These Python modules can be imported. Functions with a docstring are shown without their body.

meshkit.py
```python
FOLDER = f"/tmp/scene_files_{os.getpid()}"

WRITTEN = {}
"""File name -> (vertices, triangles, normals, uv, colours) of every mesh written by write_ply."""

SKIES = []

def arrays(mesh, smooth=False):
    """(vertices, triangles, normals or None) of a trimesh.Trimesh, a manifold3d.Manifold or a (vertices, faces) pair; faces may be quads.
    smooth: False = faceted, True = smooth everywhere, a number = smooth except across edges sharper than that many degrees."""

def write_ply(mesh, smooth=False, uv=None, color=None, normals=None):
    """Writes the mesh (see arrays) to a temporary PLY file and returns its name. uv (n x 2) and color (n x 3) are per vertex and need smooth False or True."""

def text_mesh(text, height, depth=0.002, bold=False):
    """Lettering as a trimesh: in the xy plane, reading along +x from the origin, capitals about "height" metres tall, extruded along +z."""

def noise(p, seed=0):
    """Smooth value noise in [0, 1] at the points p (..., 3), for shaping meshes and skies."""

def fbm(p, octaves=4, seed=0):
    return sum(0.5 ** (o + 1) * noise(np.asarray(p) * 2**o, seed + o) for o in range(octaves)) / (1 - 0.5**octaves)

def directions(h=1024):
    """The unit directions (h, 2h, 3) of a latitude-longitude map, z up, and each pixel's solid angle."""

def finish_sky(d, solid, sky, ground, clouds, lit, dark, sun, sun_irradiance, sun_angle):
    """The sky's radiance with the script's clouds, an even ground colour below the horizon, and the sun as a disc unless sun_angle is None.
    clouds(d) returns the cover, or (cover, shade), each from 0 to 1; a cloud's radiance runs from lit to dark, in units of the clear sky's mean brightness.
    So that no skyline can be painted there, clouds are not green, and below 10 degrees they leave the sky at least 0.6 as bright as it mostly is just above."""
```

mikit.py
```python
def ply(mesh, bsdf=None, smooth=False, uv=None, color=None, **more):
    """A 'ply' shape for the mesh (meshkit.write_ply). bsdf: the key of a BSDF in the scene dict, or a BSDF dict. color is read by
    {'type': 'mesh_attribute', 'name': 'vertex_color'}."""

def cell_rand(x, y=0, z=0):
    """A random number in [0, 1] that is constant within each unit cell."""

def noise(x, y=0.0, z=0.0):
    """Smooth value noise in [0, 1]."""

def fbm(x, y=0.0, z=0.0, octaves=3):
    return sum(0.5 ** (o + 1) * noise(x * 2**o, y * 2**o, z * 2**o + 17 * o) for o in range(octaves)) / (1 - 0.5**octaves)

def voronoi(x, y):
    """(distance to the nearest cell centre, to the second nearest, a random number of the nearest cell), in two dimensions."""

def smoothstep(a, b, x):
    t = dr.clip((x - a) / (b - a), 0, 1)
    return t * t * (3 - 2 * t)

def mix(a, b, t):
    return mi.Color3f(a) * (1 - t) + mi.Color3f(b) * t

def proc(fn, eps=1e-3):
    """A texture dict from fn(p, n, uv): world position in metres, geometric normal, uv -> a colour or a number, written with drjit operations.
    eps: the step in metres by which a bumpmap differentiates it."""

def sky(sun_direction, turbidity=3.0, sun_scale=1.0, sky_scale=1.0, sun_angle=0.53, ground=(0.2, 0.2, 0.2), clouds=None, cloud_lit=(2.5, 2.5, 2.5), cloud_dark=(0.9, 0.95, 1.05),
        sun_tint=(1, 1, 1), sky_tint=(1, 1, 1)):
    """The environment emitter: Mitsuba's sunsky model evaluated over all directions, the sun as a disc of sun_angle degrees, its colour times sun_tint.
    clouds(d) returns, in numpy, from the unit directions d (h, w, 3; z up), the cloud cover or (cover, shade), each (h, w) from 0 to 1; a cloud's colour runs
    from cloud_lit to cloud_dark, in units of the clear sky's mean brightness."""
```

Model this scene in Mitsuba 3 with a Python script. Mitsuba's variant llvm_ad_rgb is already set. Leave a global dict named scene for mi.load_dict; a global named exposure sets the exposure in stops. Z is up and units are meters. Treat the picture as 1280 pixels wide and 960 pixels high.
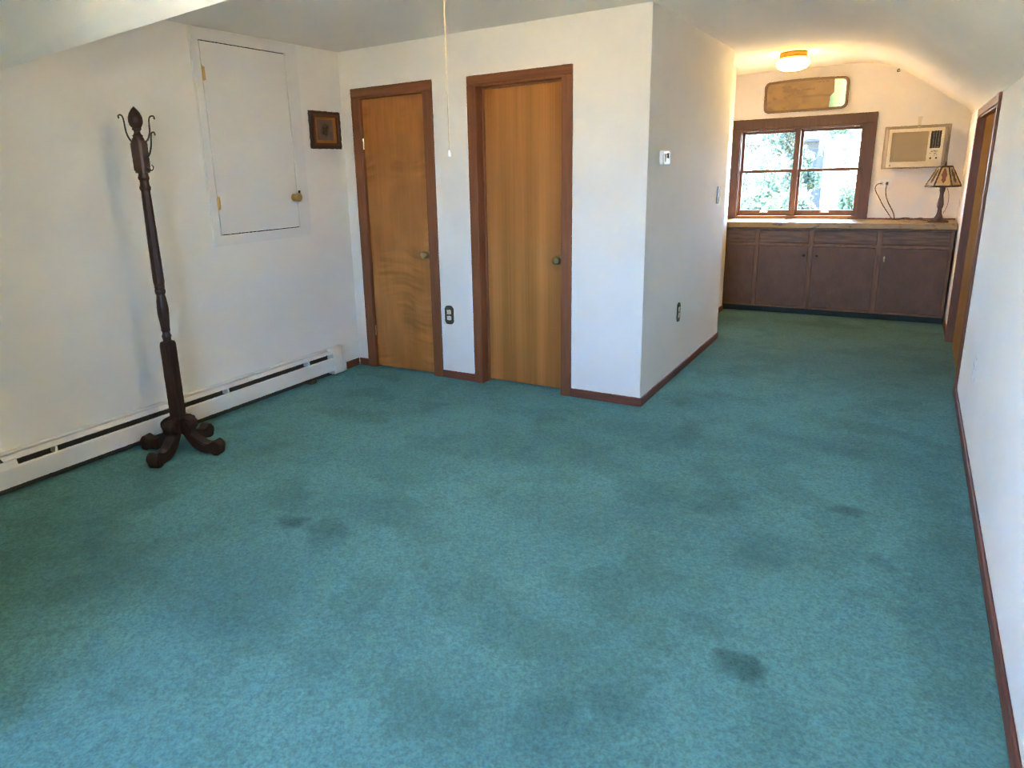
import math, random
import numpy as np, trimesh, manifold3d as mf
import drjit as dr
import mitsuba as mi
import mikit, meshkit
from mikit import proc, noise, fbm, smoothstep, mix
from shapely.geometry import Polygon, box as sbox, LineString
from shapely import affinity

random.seed(7); rng = np.random.default_rng(7)
PI = math.pi
scene, labels = {}, {}

# ------------------------------------------------------------------ camera, sky, exposure
EYE = np.array([1.3367, -4.1153, 1.4772])
FWD = np.array([-0.52382451, 0.81383133, -0.25156798]); UP = np.array([-0.10859184, 0.22911902, 0.96732223])
exposure = 7.31
scene['camera'] = {'type': 'perspective', 'fov': math.degrees(2*math.atan(640/860.2577)), 'fov_axis': 'x', 'near_clip': 0.02, 'far_clip': 500,
                   'principal_point_offset_x': 57.533/1280, 'principal_point_offset_y': 38.259/960,
                   'to_world': mi.ScalarTransform4f().look_at(origin=EYE.tolist(), target=(EYE+FWD).tolist(), up=UP.tolist())}
SUN = (0.10, 0.53, 0.84)
scene['sky'] = mikit.sky(SUN, turbidity=4.0, sun_scale=1.0, sky_scale=1.0, ground=(0.20, 0.20, 0.18), sky_tint=(0.72, 0.98, 1.25))
HALL_LAMP = (0.39, 0.228, 0.038)      # radiance of the hall lamp's glass
ROOM_LAMP = (0.54, 0.40, 0.21)      # radiance of the ceiling lamp's glass in the main room

# ------------------------------------------------------------------ materials
def rgb(*c): return {'type': 'rgb', 'value': list(c)}
def srgb(r, g, b): return [((c/255+0.055)/1.055)**2.4 if c > 10 else c/255/12.92 for c in (r, g, b)]
def prin(key, color, rough=0.5, bump=None, bscale=None, eps=1e-3, **kw):
    b = {'type': 'principled', 'base_color': color if isinstance(color, dict) else rgb(*color), 'roughness': rough, **kw}
    if bump is not None:
        b = {'type': 'bumpmap', 'arbitrary': proc(bump, eps), 'scale': bscale or 1.0, 'bsdf': b}
    scene[key] = {'type': 'twosided', 'bsdf': b}
    return key

def f_wall(p, n, uv):
    t = fbm(p.x*3, p.y*3, p.z*3)
    return mix([0.730, 0.700, 0.635], [0.790, 0.760, 0.695], t)
def b_wall(p, n, uv):
    return 0.0022*fbm(p.x*38, p.y*38, p.z*26, 3)
prin('m_wall', proc(f_wall), 0.75, b_wall, 1.0, 2e-3, specular=0.25)
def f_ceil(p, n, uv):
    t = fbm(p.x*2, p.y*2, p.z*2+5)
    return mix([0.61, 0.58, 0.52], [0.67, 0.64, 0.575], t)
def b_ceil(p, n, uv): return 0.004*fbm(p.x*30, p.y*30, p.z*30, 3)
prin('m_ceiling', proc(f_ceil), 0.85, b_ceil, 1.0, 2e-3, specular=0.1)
def b_header(p, n, uv):
    w = p.x*0.8 + p.z*2.2
    return 0.006*fbm(w*9, (p.z-p.x*0.35)*26, p.y*6, 3)
prin('m_header', (0.90, 0.86, 0.76), 0.8, b_header, 1.0, 2e-3, specular=0.1)

SPOTS = [  # timeworn and stained places of the carpet: x, y, radius x, radius y, strength
    (-0.86,-2.20,.055,.05,.55),(-.66,-2.16,.10,.08,.30),(1.05,-2.19,.075,.06,.60),(.46,-1.37,.22,.16,.16),(.66,-1.12,.26,.14,.18),(1.0,-1.43,.12,.13,.22),
    (.64,-2.08,.20,.22,.12),(.9,-2.03,.10,.06,.25),(1.24,-.94,.05,.05,.40),(1.38,-1.31,.05,.06,.28),(-.54,-1.93,.22,.10,.18),(-.62,-2.68,.35,.22,.20),
    (-1.38,-2.86,.4,.3,.22),(-.81,-1.46,.3,.2,.16),(-.47,-1.03,.35,.2,.16),(.15,-1.54,.3,.2,.18),(-.05,-2.67,.22,.2,.16),(.35,-2.35,.22,.16,.18),(.33,-2.72,.2,.16,.16),
    (.80,-2.52,.10,.07,.25),(.64,-2.69,.12,.12,.22),(-.08,-.83,.3,.2,.12),(.25,-.39,.3,.16,.18),(.75,-.40,.3,.12,.16),(1.2,-.15,.3,.16,.16),(1.50,-.5,.2,.35,.22),
    (1.3,1.62,.35,.4,.10),(.26,.3,.2,.2,.16),(1.58,-1.3,.12,.6,.22),(-1.64,-1.65,.4,.3,.12),(-1.9,-2.4,.35,.45,.18)]
def f_carpet(p, n, uv):
    x = p.x + 0.13*(fbm(p.x*14, p.y*14, 3.1, 4)-0.5); y = p.y + 0.13*(fbm(p.x*14, p.y*14, 9.7, 4)-0.5)
    big = fbm(x*1.4, y*1.4, 1.0, 3); mid = fbm(x*5, y*5, 4.0, 4)
    d = mi.Float(0.0)
    for (sx, sy, rx, ry, a) in SPOTS:
        q = dr.square((x-sx)/rx) + dr.square((y-sy)/ry)
        d = dr.maximum(d, a*dr.exp(-q*q*0.7))
    pile = 0.55*noise(p.x*210, p.y*210, 2.0) + 0.45*noise(p.x*90, p.y*90, 6.0)
    v = (1.04 - 0.13*smoothstep(0.35, 0.68, big) - 0.17*smoothstep(0.45, 0.75, mid))*(1-0.8*d)*(0.70+0.60*pile)
    c = mix([0.100, 0.245, 0.236], [0.112, 0.270, 0.244], mid)
    dimmed = smoothstep(0.2, 2.2, p.y)  # weaker hall light put into the carpet colour: greyer and darker down the hall
    return mix(c, [0.088, 0.150, 0.112], 0.75*dimmed)*v*(1-0.12*dimmed)
def b_carpet(p, n, uv): return 0.006*(noise(p.x*210, p.y*210, 2.0) + 0.8*noise(p.x*90, p.y*90, 6.0)) + 0.004*fbm(p.x*9, p.y*9, 2)
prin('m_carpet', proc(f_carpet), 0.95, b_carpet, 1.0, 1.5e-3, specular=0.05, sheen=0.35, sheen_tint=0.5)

def f_trim(p, n, uv):
    g = fbm((p.x+p.y)*70, (p.x-p.y)*70, p.z*4, 3); w = noise((p.x+p.y)*6, 0, p.z*1.5)
    return mix([0.125, 0.041, 0.017], [0.250, 0.092, 0.038], 0.65*g+0.35*w)
prin('m_trim', proc(f_trim), 0.42, specular=0.4)
def f_trim_h(p, n, uv):
    g = fbm((p.x+p.y)*4, p.z*80, 3.0, 3); w = noise((p.x+p.y)*1.5, 0, p.z*8)
    return mix([0.125, 0.041, 0.017], [0.250, 0.092, 0.038], 0.65*g+0.35*w)
prin('m_trim_h', proc(f_trim_h), 0.42, specular=0.4)
def f_trim_dark(p, n, uv):
    g = fbm((p.x+p.y)*60, (p.x-p.y)*60, p.z*6, 3)
    return mix([0.055, 0.026, 0.014], [0.105, 0.050, 0.027], g)
prin('m_trim_dark', proc(f_trim_dark), 0.45, specular=0.35)
def f_base(p, n, uv):
    g = fbm((p.x+p.y)*5, p.z*70, 8.0, 3)
    return mix([0.10, 0.032, 0.018], [0.18, 0.060, 0.033], g)
prin('m_baseboard', proc(f_base), 0.5, specular=0.4)
def f_birch(p, n, uv):      # rotary-cut veneer with fine cross ripples
    x = p.x; z = p.z
    warp = fbm(x*3.0, z*1.3, 1.0, 3)
    rip = fbm(x*5+warp*2.0, (z + 0.09*warp + 0.02*dr.sin(x*11+z))*38, 3.0, 2)
    patch = smoothstep(0.40, 0.62, fbm(x*4.5, z*2.6, 11.0, 2))
    band = fbm(x*8 + warp*2, z*0.6, 7.0, 3)
    blot = fbm(x*6, z*5, 21.0, 3)
    t = dr.clip(0.42 + 0.85*(rip-0.5)*patch + 0.75*(band-0.5) + 0.5*(blot-0.5), 0, 1)
    c = mix([0.280, 0.103, 0.024], [0.500, 0.203, 0.053], t)
    return c*(0.93+0.14*noise(x*110, z*6, 2.0))
prin('m_door_birch', proc(f_birch), 0.33, specular=0.45)
def f_vert(p, n, uv):       # straight vertical grain
    x = p.x; z = p.z
    wide = fbm(x*11 + 0.3*noise(x*3, z*0.8), z*0.22, 5.0, 2); fine = fbm(x*120, z*1.6, 8.0, 2); cloud = fbm(x*4, z*2.2, 2.0, 2)
    t = dr.clip(0.95*(wide-0.18) + 0.30*(fine-0.5) + 0.35*(cloud-0.5), 0, 1)
    return mix([0.300, 0.112, 0.026], [0.560, 0.240, 0.066], t)
prin('m_door_vert', proc(f_vert), 0.33, specular=0.45)
def f_slide(p, n, uv):
    t = fbm(p.y*40, p.z*1.5, 5.0, 3)
    return mix([0.15, 0.074, 0.024], [0.23, 0.118, 0.040], t)
prin('m_door_slide', proc(f_slide), 0.95, specular=0.0)
def f_walnut(p, n, uv):
    t = fbm((p.x+p.y)*45, (p.x-p.y)*45, p.z*5, 3)
    return mix([0.014, 0.0065, 0.0045], [0.044, 0.019, 0.011], t)
prin('m_walnut', proc(f_walnut), 0.36, specular=0.3, clearcoat=0.15, clearcoat_gloss=0.85)
def f_redwood(p, n, uv):
    t = fbm((p.x+p.y)*45, (p.x-p.y)*45, p.z*5, 3)
    return mix([0.024, 0.009, 0.005], [0.075, 0.026, 0.011], t)
prin('m_redwood', proc(f_redwood), 0.2, specular=0.6, clearcoat=0.5, clearcoat_gloss=0.9)
def f_cab(p, n, uv):
    t = fbm(p.x*16, p.z*12, 3.0, 4); s = noise(p.x*150, p.z*50, 1.0)
    return mix([0.080, 0.040, 0.019], [0.150, 0.078, 0.040], 0.7*t+0.3*s)
prin('m_cabinet', proc(f_cab), 0.5, specular=0.35)
def f_cab_dr(p, n, uv):
    t = fbm(p.x*9 + fbm(p.x*5, p.z*9, 2), p.z*60, 3.0, 3)
    return mix([0.085, 0.042, 0.018], [0.160, 0.084, 0.036], smoothstep(0.2, 0.85, t))
prin('m_cabinet_drawer', proc(f_cab_dr), 0.45, specular=0.35)
def f_cab_fr(p, n, uv):
    t = fbm(p.x*40, p.z*9, 3.0, 3)
    return mix([0.115, 0.056, 0.024], [0.20, 0.100, 0.044], t)
prin('m_cabinet_frame', proc(f_cab_fr), 0.45, specular=0.35)
def f_counter(p, n, uv):
    t = fbm(p.x*9, p.y*14, p.z*20, 4); s = noise(p.x*30, p.y*30, p.z*50)
    k = smoothstep(0.60, 0.72, fbm(p.x*15, p.y*11+4, p.z*20, 3))
    return mix(mix([0.21, 0.110, 0.022], [0.37, 0.215, 0.056], t*0.7+s*0.3), [0.085, 0.048, 0.015], k*0.7)
prin('m_counter', proc(f_counter), 0.32, specular=0.4)
prin('m_white_paint', (0.70, 0.685, 0.645), 0.5, specular=0.4)
prin('m_heater', (0.72, 0.69, 0.63), 0.4, specular=0.4)
prin('m_fin', (0.085, 0.068, 0.048), 0.6, metallic=0.3)
prin('m_toe', (0.032, 0.044, 0.034), 0.9)
prin('m_dark', (0.012, 0.011, 0.010), 0.8)
prin('m_brass', (0.55, 0.38, 0.13), 0.25, metallic=1.0)
prin('m_rim', (0.30, 0.17, 0.045), 0.4, metallic=1.0)
prin('m_old_brass', (0.50, 0.40, 0.22), 0.25, metallic=1.0)
prin('m_iron', (0.060, 0.050, 0.042), 0.42, metallic=0.7)
prin('m_plate', (0.085, 0.080, 0.055), 0.38, metallic=0.5)
prin('m_plate_blue', (0.11, 0.12, 0.13), 0.6)
prin('m_ivory', (0.62, 0.57, 0.44), 0.4)
prin('m_white_plastic', (0.78, 0.77, 0.74), 0.35)
prin('m_ac_bezel', (0.63, 0.54, 0.36), 0.45)
prin('m_ac_grille', (0.40, 0.30, 0.155), 0.55)
prin('m_ac_case', (0.34, 0.28, 0.20), 0.5)
prin('m_ac_dark', (0.075, 0.060, 0.050), 0.5)
prin('m_cord', (0.10, 0.065, 0.040), 0.5)
prin('m_lamp_bronze', (0.090, 0.052, 0.040), 0.4, metallic=0.35)
prin('m_lamp_frame', (0.045, 0.030, 0.020), 0.45)
prin('m_motif', (0.16, 0.045, 0.025), 0.5)
prin('m_motif_dark', (0.085, 0.05, 0.028), 0.5)
def f_amber(p, n, uv): return mix([0.36, 0.235, 0.105], [0.48, 0.345, 0.18], fbm(p.x*25, p.y*25, p.z*25))
prin('m_amber', proc(f_amber), 0.3, specular=0.5)
prin('m_chain', (0.60, 0.46, 0.24), 0.25, metallic=1.0)
prin('m_mat', (0.30, 0.115, 0.024), 0.7)
PY0, PZ0 = -0.203, 1.823
def f_print(p, n, uv):
    y = (p.y-PY0)/0.085; z = (p.z-PZ0)/0.085
    w = 0.5*(fbm(y*4+9, z*4, 3.0)-0.5)
    tree = smoothstep(1.0, 0.35, dr.sqrt(dr.square((y-0.02+w)/0.55) + dr.square((z+0.03+w)/0.62)))
    hi = smoothstep(0.55, 0.75, fbm(y*5, z*5, 6.0))
    c = mix([0.105, 0.072, 0.050], [0.14, 0.098, 0.068], fbm(y*3, z*3, 1.0))
    c = mix(c, [0.022, 0.015, 0.009], tree*0.9)
    return mix(c, [0.075, 0.056, 0.036], tree*hi*0.6)
prin('m_print', proc(f_print), 0.5, specular=0.4)
MX0, MX1, MZ0, MZ1 = -0.066, 0.70, 1.985, 2.298
def f_sign(p, n, uv):
    x = (p.x-MX0)/(MX1-MX0); z = (p.z-MZ0)/(MZ1-MZ0)
    c = mix([0.215, 0.125, 0.042], [0.31, 0.195, 0.075], fbm(x*6, z*4, 2.0, 4))
    c = mix(c, [0.12, 0.070, 0.026], 0.5*smoothstep(0.45, 0.7, fbm(x*16, z*9, 5.0, 3))*smoothstep(0.34, 0.20, dr.sqrt(dr.square(x-0.27)+dr.square((z-0.36)*0.55))))
    c = mix(c, [0.15, 0.09, 0.035], 0.6*smoothstep(0.06, 0.0, dr.abs(z-0.43-0.03*noise(x*9, 1, 2)))*smoothstep(0.35, 0.45, x))
    c = mix(c, [0.30, 0.21, 0.035], 0.7*smoothstep(0.55, 0.7, fbm(x*11, z*6, 8.0))*smoothstep(0.35, 0.15, z))
    return c
prin('m_sign', proc(f_sign), 0.45, specular=0.4)
prin('m_ink', (0.16, 0.085, 0.03), 0.6)
prin('m_sign_frame', (0.165, 0.085, 0.034), 0.45)
prin('m_frame_carved', (0.050, 0.026, 0.016), 0.45)
prin('m_frame_lip', (0.105, 0.040, 0.018), 0.4)
scene['m_mirror'] = {'type': 'twosided', 'bsdf': {'type': 'roughconductor', 'material': 'Ag', 'alpha': 0.02, 'specular_reflectance': rgb(0.26, 0.34, 0.21)}}
scene['m_pane'] = {'type': 'thindielectric', 'int_ior': 1.5}
prin('m_opal', (0.85, 0.80, 0.70), 0.4)
# outdoors
def f_siding(p, n, uv): return mix([0.040, 0.049, 0.054], [0.046, 0.056, 0.061], fbm(p.x*2, p.z*9, p.y))
prin('m_siding', proc(f_siding), 0.7)
prin('m_roof', (0.12, 0.11, 0.10), 0.9)
def f_grass(p, n, uv): return mix([0.24, 0.23, 0.18], [0.30, 0.29, 0.24], fbm(p.x*0.8, p.y*0.8, 1.0))
prin('m_grass', proc(f_grass), 0.95)
prin('m_bark', (0.06, 0.045, 0.03), 0.9)
for k, c in (('m_leaf', (0.125, 0.185, 0.115)), ('m_leaf_dark', (0.085, 0.13, 0.095)), ('m_needle', (0.014, 0.028, 0.010))):
    scene[k] = {'type': 'principledthin', 'base_color': rgb(*c), 'roughness': 0.6, 'diff_trans': 0.7}

# ------------------------------------------------------------------ mesh helpers
def cat(*ms): return trimesh.util.concatenate([m for m in ms])
def bx(x0, x1, y0, y1, z0, z1, c=0.0):
    if c <= 0:
        m = trimesh.creation.box((x1-x0, y1-y0, z1-z0)); m.apply_translation(((x0+x1)/2, (y0+y1)/2, (z0+z1)/2)); return m
    c = min(c, (x1-x0)*.45, (y1-y0)*.45, (z1-z0)*.45)
    pts = []
    for a, A, sa in ((x0, x1, 0), (x1, x0, 1)):
        for b, B, sb in ((y0, y1, 0), (y1, y0, 1)):
            for d, D, sd in ((z0, z1, 0), (z1, z0, 1)):
                ia, ib, id_ = a+(c if not sa else -c), b+(c if not sb else -c), d+(c if not sd else -c)
                pts += [(a, ib, id_), (ia, b, id_), (ia, ib, d)]
    return trimesh.convex.convex_hull(np.array(pts))
def cyl(a, b, r, n=20, r2=None):
    a, b = np.array(a, float), np.array(b, float); d = b-a; L = np.linalg.norm(d)
    m = lathe([(0, 0), (r, 0), (r if r2 is None else r2, L), (0, L)], n)
    m.apply_transform(trimesh.geometry.align_vectors([0, 0, 1], d/L)); m.apply_translation(a); return m
def lathe(prof, n=28, at=(0, 0, 0), axis=None):
    m = trimesh.creation.revolve(np.array(prof, float), sections=n)
    if axis is not None: m.apply_transform(trimesh.geometry.align_vectors([0, 0, 1], axis))
    m.apply_translation(at); return m
def poly_lathe(prof, n, rot=0.0, at=(0, 0, 0)):
    """n-sided turned post: (half width across flats, z)."""
    k = 1/math.cos(PI/n)
    m = trimesh.creation.revolve(np.array([(r*k, z) for r, z in prof], float), sections=n)
    m.apply_transform(trimesh.transformations.rotation_matrix(rot, [0, 0, 1])); m.apply_translation(at); return m
def smooth_path(pts, n=24):
    from scipy.interpolate import CubicSpline
    p = np.array(pts, float); t = np.concatenate([[0], np.cumsum(np.linalg.norm(np.diff(p, axis=0), axis=1))])
    return CubicSpline(t, p)(np.linspace(0, t[-1], n))
def tube(pts, r, sides=8):
    p = np.array(pts, float); t = np.gradient(p, axis=0); t /= np.linalg.norm(t, axis=1, keepdims=True)+1e-12
    r = np.broadcast_to(r, (len(p),)); ref = np.array([0.31, 0.17, 0.93]); ring = []
    a = np.cross(t[0], ref); a /= np.linalg.norm(a)
    ang = np.arange(sides)*2*PI/sides
    for i in range(len(p)):
        a = a-t[i]*np.dot(a, t[i]); a /= np.linalg.norm(a); b = np.cross(t[i], a)
        ring.append(p[i]+r[i]*(np.cos(ang)[:, None]*a+np.sin(ang)[:, None]*b))
    v = np.vstack(ring+[p[:1], p[-1:]]); f = []
    N = len(p)
    for i in range(N-1):
        for j in range(sides):
            k = (j+1) % sides
            f += [(i*sides+j, i*sides+k, (i+1)*sides+k), (i*sides+j, (i+1)*sides+k, (i+1)*sides+j)]
    for j in range(sides):
        k = (j+1) % sides
        f += [(N*sides, k, j), (N*sides+1, (N-1)*sides+j, (N-1)*sides+k)]
    return trimesh.Trimesh(v, f, process=False)
AX = {'y': np.array([[1, 0, 0, 0], [0, 0, 1, 0], [0, 1, 0, 0], [0, 0, 0, 1.0]]),      # polygon (x, z), depth along y
      'x': np.array([[0, 0, 1, 0], [1, 0, 0, 0], [0, 1, 0, 0], [0, 0, 0, 1.0]]),      # polygon (y, z), depth along x
      'z': np.eye(4)}
def prism(poly, d0, d1, axis='z'):
    if not isinstance(poly, Polygon) and not hasattr(poly, 'geoms'): poly = Polygon(poly)
    m = cat(*[trimesh.creation.extrude_polygon(g, d1-d0, engine='earcut') for g in getattr(poly, 'geoms', [poly])])
    m.apply_translation((0, 0, d0)); m.apply_transform(AX[axis])
    if m.volume < 0: m.invert()
    return m
def rrect(x0, x1, y0, y1, r): return sbox(x0+r, y0+r, x1-r, y1-r).buffer(r, 10)
def ball(c, r, n=2, s=(1, 1, 1)):
    m = trimesh.creation.icosphere(n, r); m.apply_scale(s); m.apply_translation(c); return m
def ccat(*ms): return cat(*ms)

# ------------------------------------------------------------------ scene helpers
def put(key, mesh, mat, smooth=30, **kw):
    k, i = key, 0
    while k in scene:
        i += 1; k = f'{key}_{i:03d}'
    scene[k] = mikit.ply(mesh, mat, smooth=smooth, **kw); return k
def thing(key, label, category, group=None):
    k, i = key, 0
    while k in labels:
        i += 1; k = f'{key}_{i:03d}'
    labels[k] = {'label': label, 'category': category}
    if group: labels[k]['group'] = group
    return k
def struct(key, mesh, mat, label, smooth=False):
    scene[key] = mikit.ply(mesh, mat, smooth=smooth); labels[key] = {'label': label, 'kind': 'structure'}; return key
def skey(key, label): labels[key] = {'label': label, 'kind': 'structure'}; return key

# ------------------------------------------------------------------ room shell
XL, XR, YF, YR, ZC = -2.35, 1.708, 3.938, -4.95, 2.375
struct('floor', bx(-2.5, 1.95, -5.1, 4.08, -0.12, 0.0), 'm_carpet', 'timeworn teal green carpet over the whole room and hall')
# ceiling: flat, rounding into a slope along the right side, sagging a little before the far wall
prof = [(-2.5, 0)]+[(x, 0) for x in np.arange(-2.2, 0.61, 0.2)]
S = smooth_path([(0.62, 2.375), (0.80, 2.370), (0.95, 2.345), (1.10, 2.290), (1.26, 2.190), (1.46, 2.048), (1.60, 1.945), (1.68, 1.885), (1.705, 1.845), (1.715, 1.79)], 34)
prof = np.array([(x, ZC) for x, _ in prof]+[tuple(q) for q in S]+[(1.75, 1.78), (1.83, 1.78)])
ys = np.concatenate([np.linspace(-5.05, 2.2, 30), np.linspace(2.26, 4.05, 96)])
def sag(y): return np.where(y < 2.82, -0.014*np.exp(-((y-2.82)/0.22)**2), -0.014+0.040*np.clip((y-2.82)/0.30, 0, 1)**0.7-0.006*np.clip((y-3.2)/0.7, 0, 1))
V = np.array([[x, y, z+sag(y)] for y in ys for x, z in prof]); nu, nv = len(prof), len(ys)
F = []
for j in range(nv-1):
    for i in range(nu-1):
        a, b, c, d = j*nu+i, j*nu+i+1, (j+1)*nu+i+1, (j+1)*nu+i
        F += [(a, c, b), (a, d, c)]
V2 = V+np.array([0, 0, 0.10]); n0 = len(V)
F2 = [(n0+a, n0+c, n0+b) for a, b, c in F]
struct('ceiling', trimesh.Trimesh(np.vstack([V, V2]), F+F2, process=False), 'm_ceiling', 'off-white textured ceiling, rounding into a slope on the right', True)

D1 = (-2.176, -1.582, 2.048); D2 = (-1.177, -0.534, 2.045)
w = sbox(-2.47, 0, 0, 2.46).difference(sbox(D1[0], -1, D1[1], D1[2])).difference(sbox(D2[0], -1, D2[1], D2[2]))
struct('wall_back', prism(w, 0.0, 0.12, 'y'), 'm_wall', 'white wall holding the two brown closet doors')
struct('wall_left', bx(-2.47, XL, -5.07, 1.96, 0, 2.46), 'm_wall', 'white wall on the left behind the coat rack')
struct('wall_hall', cat(bx(-0.12, 0, 0.0, 2.08, 0, 2.46), bx(-2.47, -0.12, 1.96, 2.08, 0, 2.46)), 'm_wall', 'white hall wall with the thermostat')
struct('wall_alcove', cat(bx(-1.32, -1.2, 1.96, 4.08, 0, 2.46), bx(-1.2, -0.245, 2.86, 3.375, 0, 2.46)), 'm_wall', 'sliver of white wall between hall and counter')
WX0, WX1, WZ0, WZ1 = -0.290, 0.885, 0.93, 1.845
w = sbox(-1.32, 0, 1.85, 2.46).difference(sbox(WX0, WZ0, WX1, WZ1))
struct('wall_far', prism(w, YF, YF+0.14, 'y'), 'm_wall', 'cream end wall with window and air conditioner')
RD = (1.125, 2.725, 1.785)
w = sbox(-5.07, 0, 4.08, 2.0).difference(sbox(RD[0], -1, RD[1], RD[2]))
struct('wall_right', cat(prism(w, XR, XR+0.14, 'x'), bx(XR+0.125, XR+0.21, 0.9, 2.95, 0, 2.0)), 'm_wall', 'white knee wall along the right side')
RW = (-0.55, 1.40, 0.74, 2.10)
w = sbox(-2.47, 0, 1.85, 2.46).difference(sbox(RW[0], RW[2], RW[1], RW[3]))
struct('wall_dormer_shade', cat(bx(-2.47, -0.60, -3.80, -3.68, 0, 2.46), bx(-0.72, -0.60, -5.07, -3.80, 0, 2.46)), 'm_wall', 'unseen white side wall of the window nook, left of the camera, placed to shade the left wall')  # unseen wall, edge set to keep window light off the left wall
struct('wall_rear', prism(w, YR-0.12, YR, 'y'), 'm_wall', 'white wall with windows opposite the closets')
hv = np.array([[x, y, z] for x, dz in ((-2.36, 0.0), (1.74, 0.157)) for y, z in ((0.0, 2.018+dz), (0.0, 2.44), (-0.22, 2.44))])
h = trimesh.convex.convex_hull(hv); h.apply_translation((0, -2.355, 0))      # wedge: sharp lower edge, face rising towards the windows
struct('ceiling_header', h, 'm_header', 'bright brushed plaster header across the ceiling, upper left')

# baseboards
def board(key, x0, x1, y0, y1, label, hgt=0.058): return struct(key, bx(x0, x1, y0, y1, 0.0, hgt, 0.004), 'm_baseboard', label, 30)
board('baseboard_back', D1[1]+0.061, D2[0]-0.055, -0.012, -0.0005, 'dark red baseboard between the two closet doors')
board('baseboard_corner', D2[1]+0.057, 0.012, -0.012, -0.0005, 'dark red baseboard right of the wider closet door')
board('baseboard_hall', 0.0005, 0.012, -0.0005, 2.08, 'dark red baseboard along the hall wall')
board('baseboard_left', XL+0.0005, XL+0.012, -0.225, -0.012, 'short dark red baseboard in the left corner')
board('baseboard_nook', XL+0.012, D1[0]-0.064, -0.012, -0.0005, 'short dark red baseboard left of the narrow closet door')
board('baseboard_alcove', -0.2445, -0.233, 2.86, 3.375, 'dark red baseboard piece before the cabinets')
board('baseboard_right', XR-0.012, XR-0.0005, -4.95, RD[0]-0.05, 'dark red baseboard along the right wall', 0.062)
board('baseboard_end', XR-0.012, XR-0.0005, RD[1]+0.05, 3.40, 'dark red baseboard right of the cabinets', 0.062)

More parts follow.
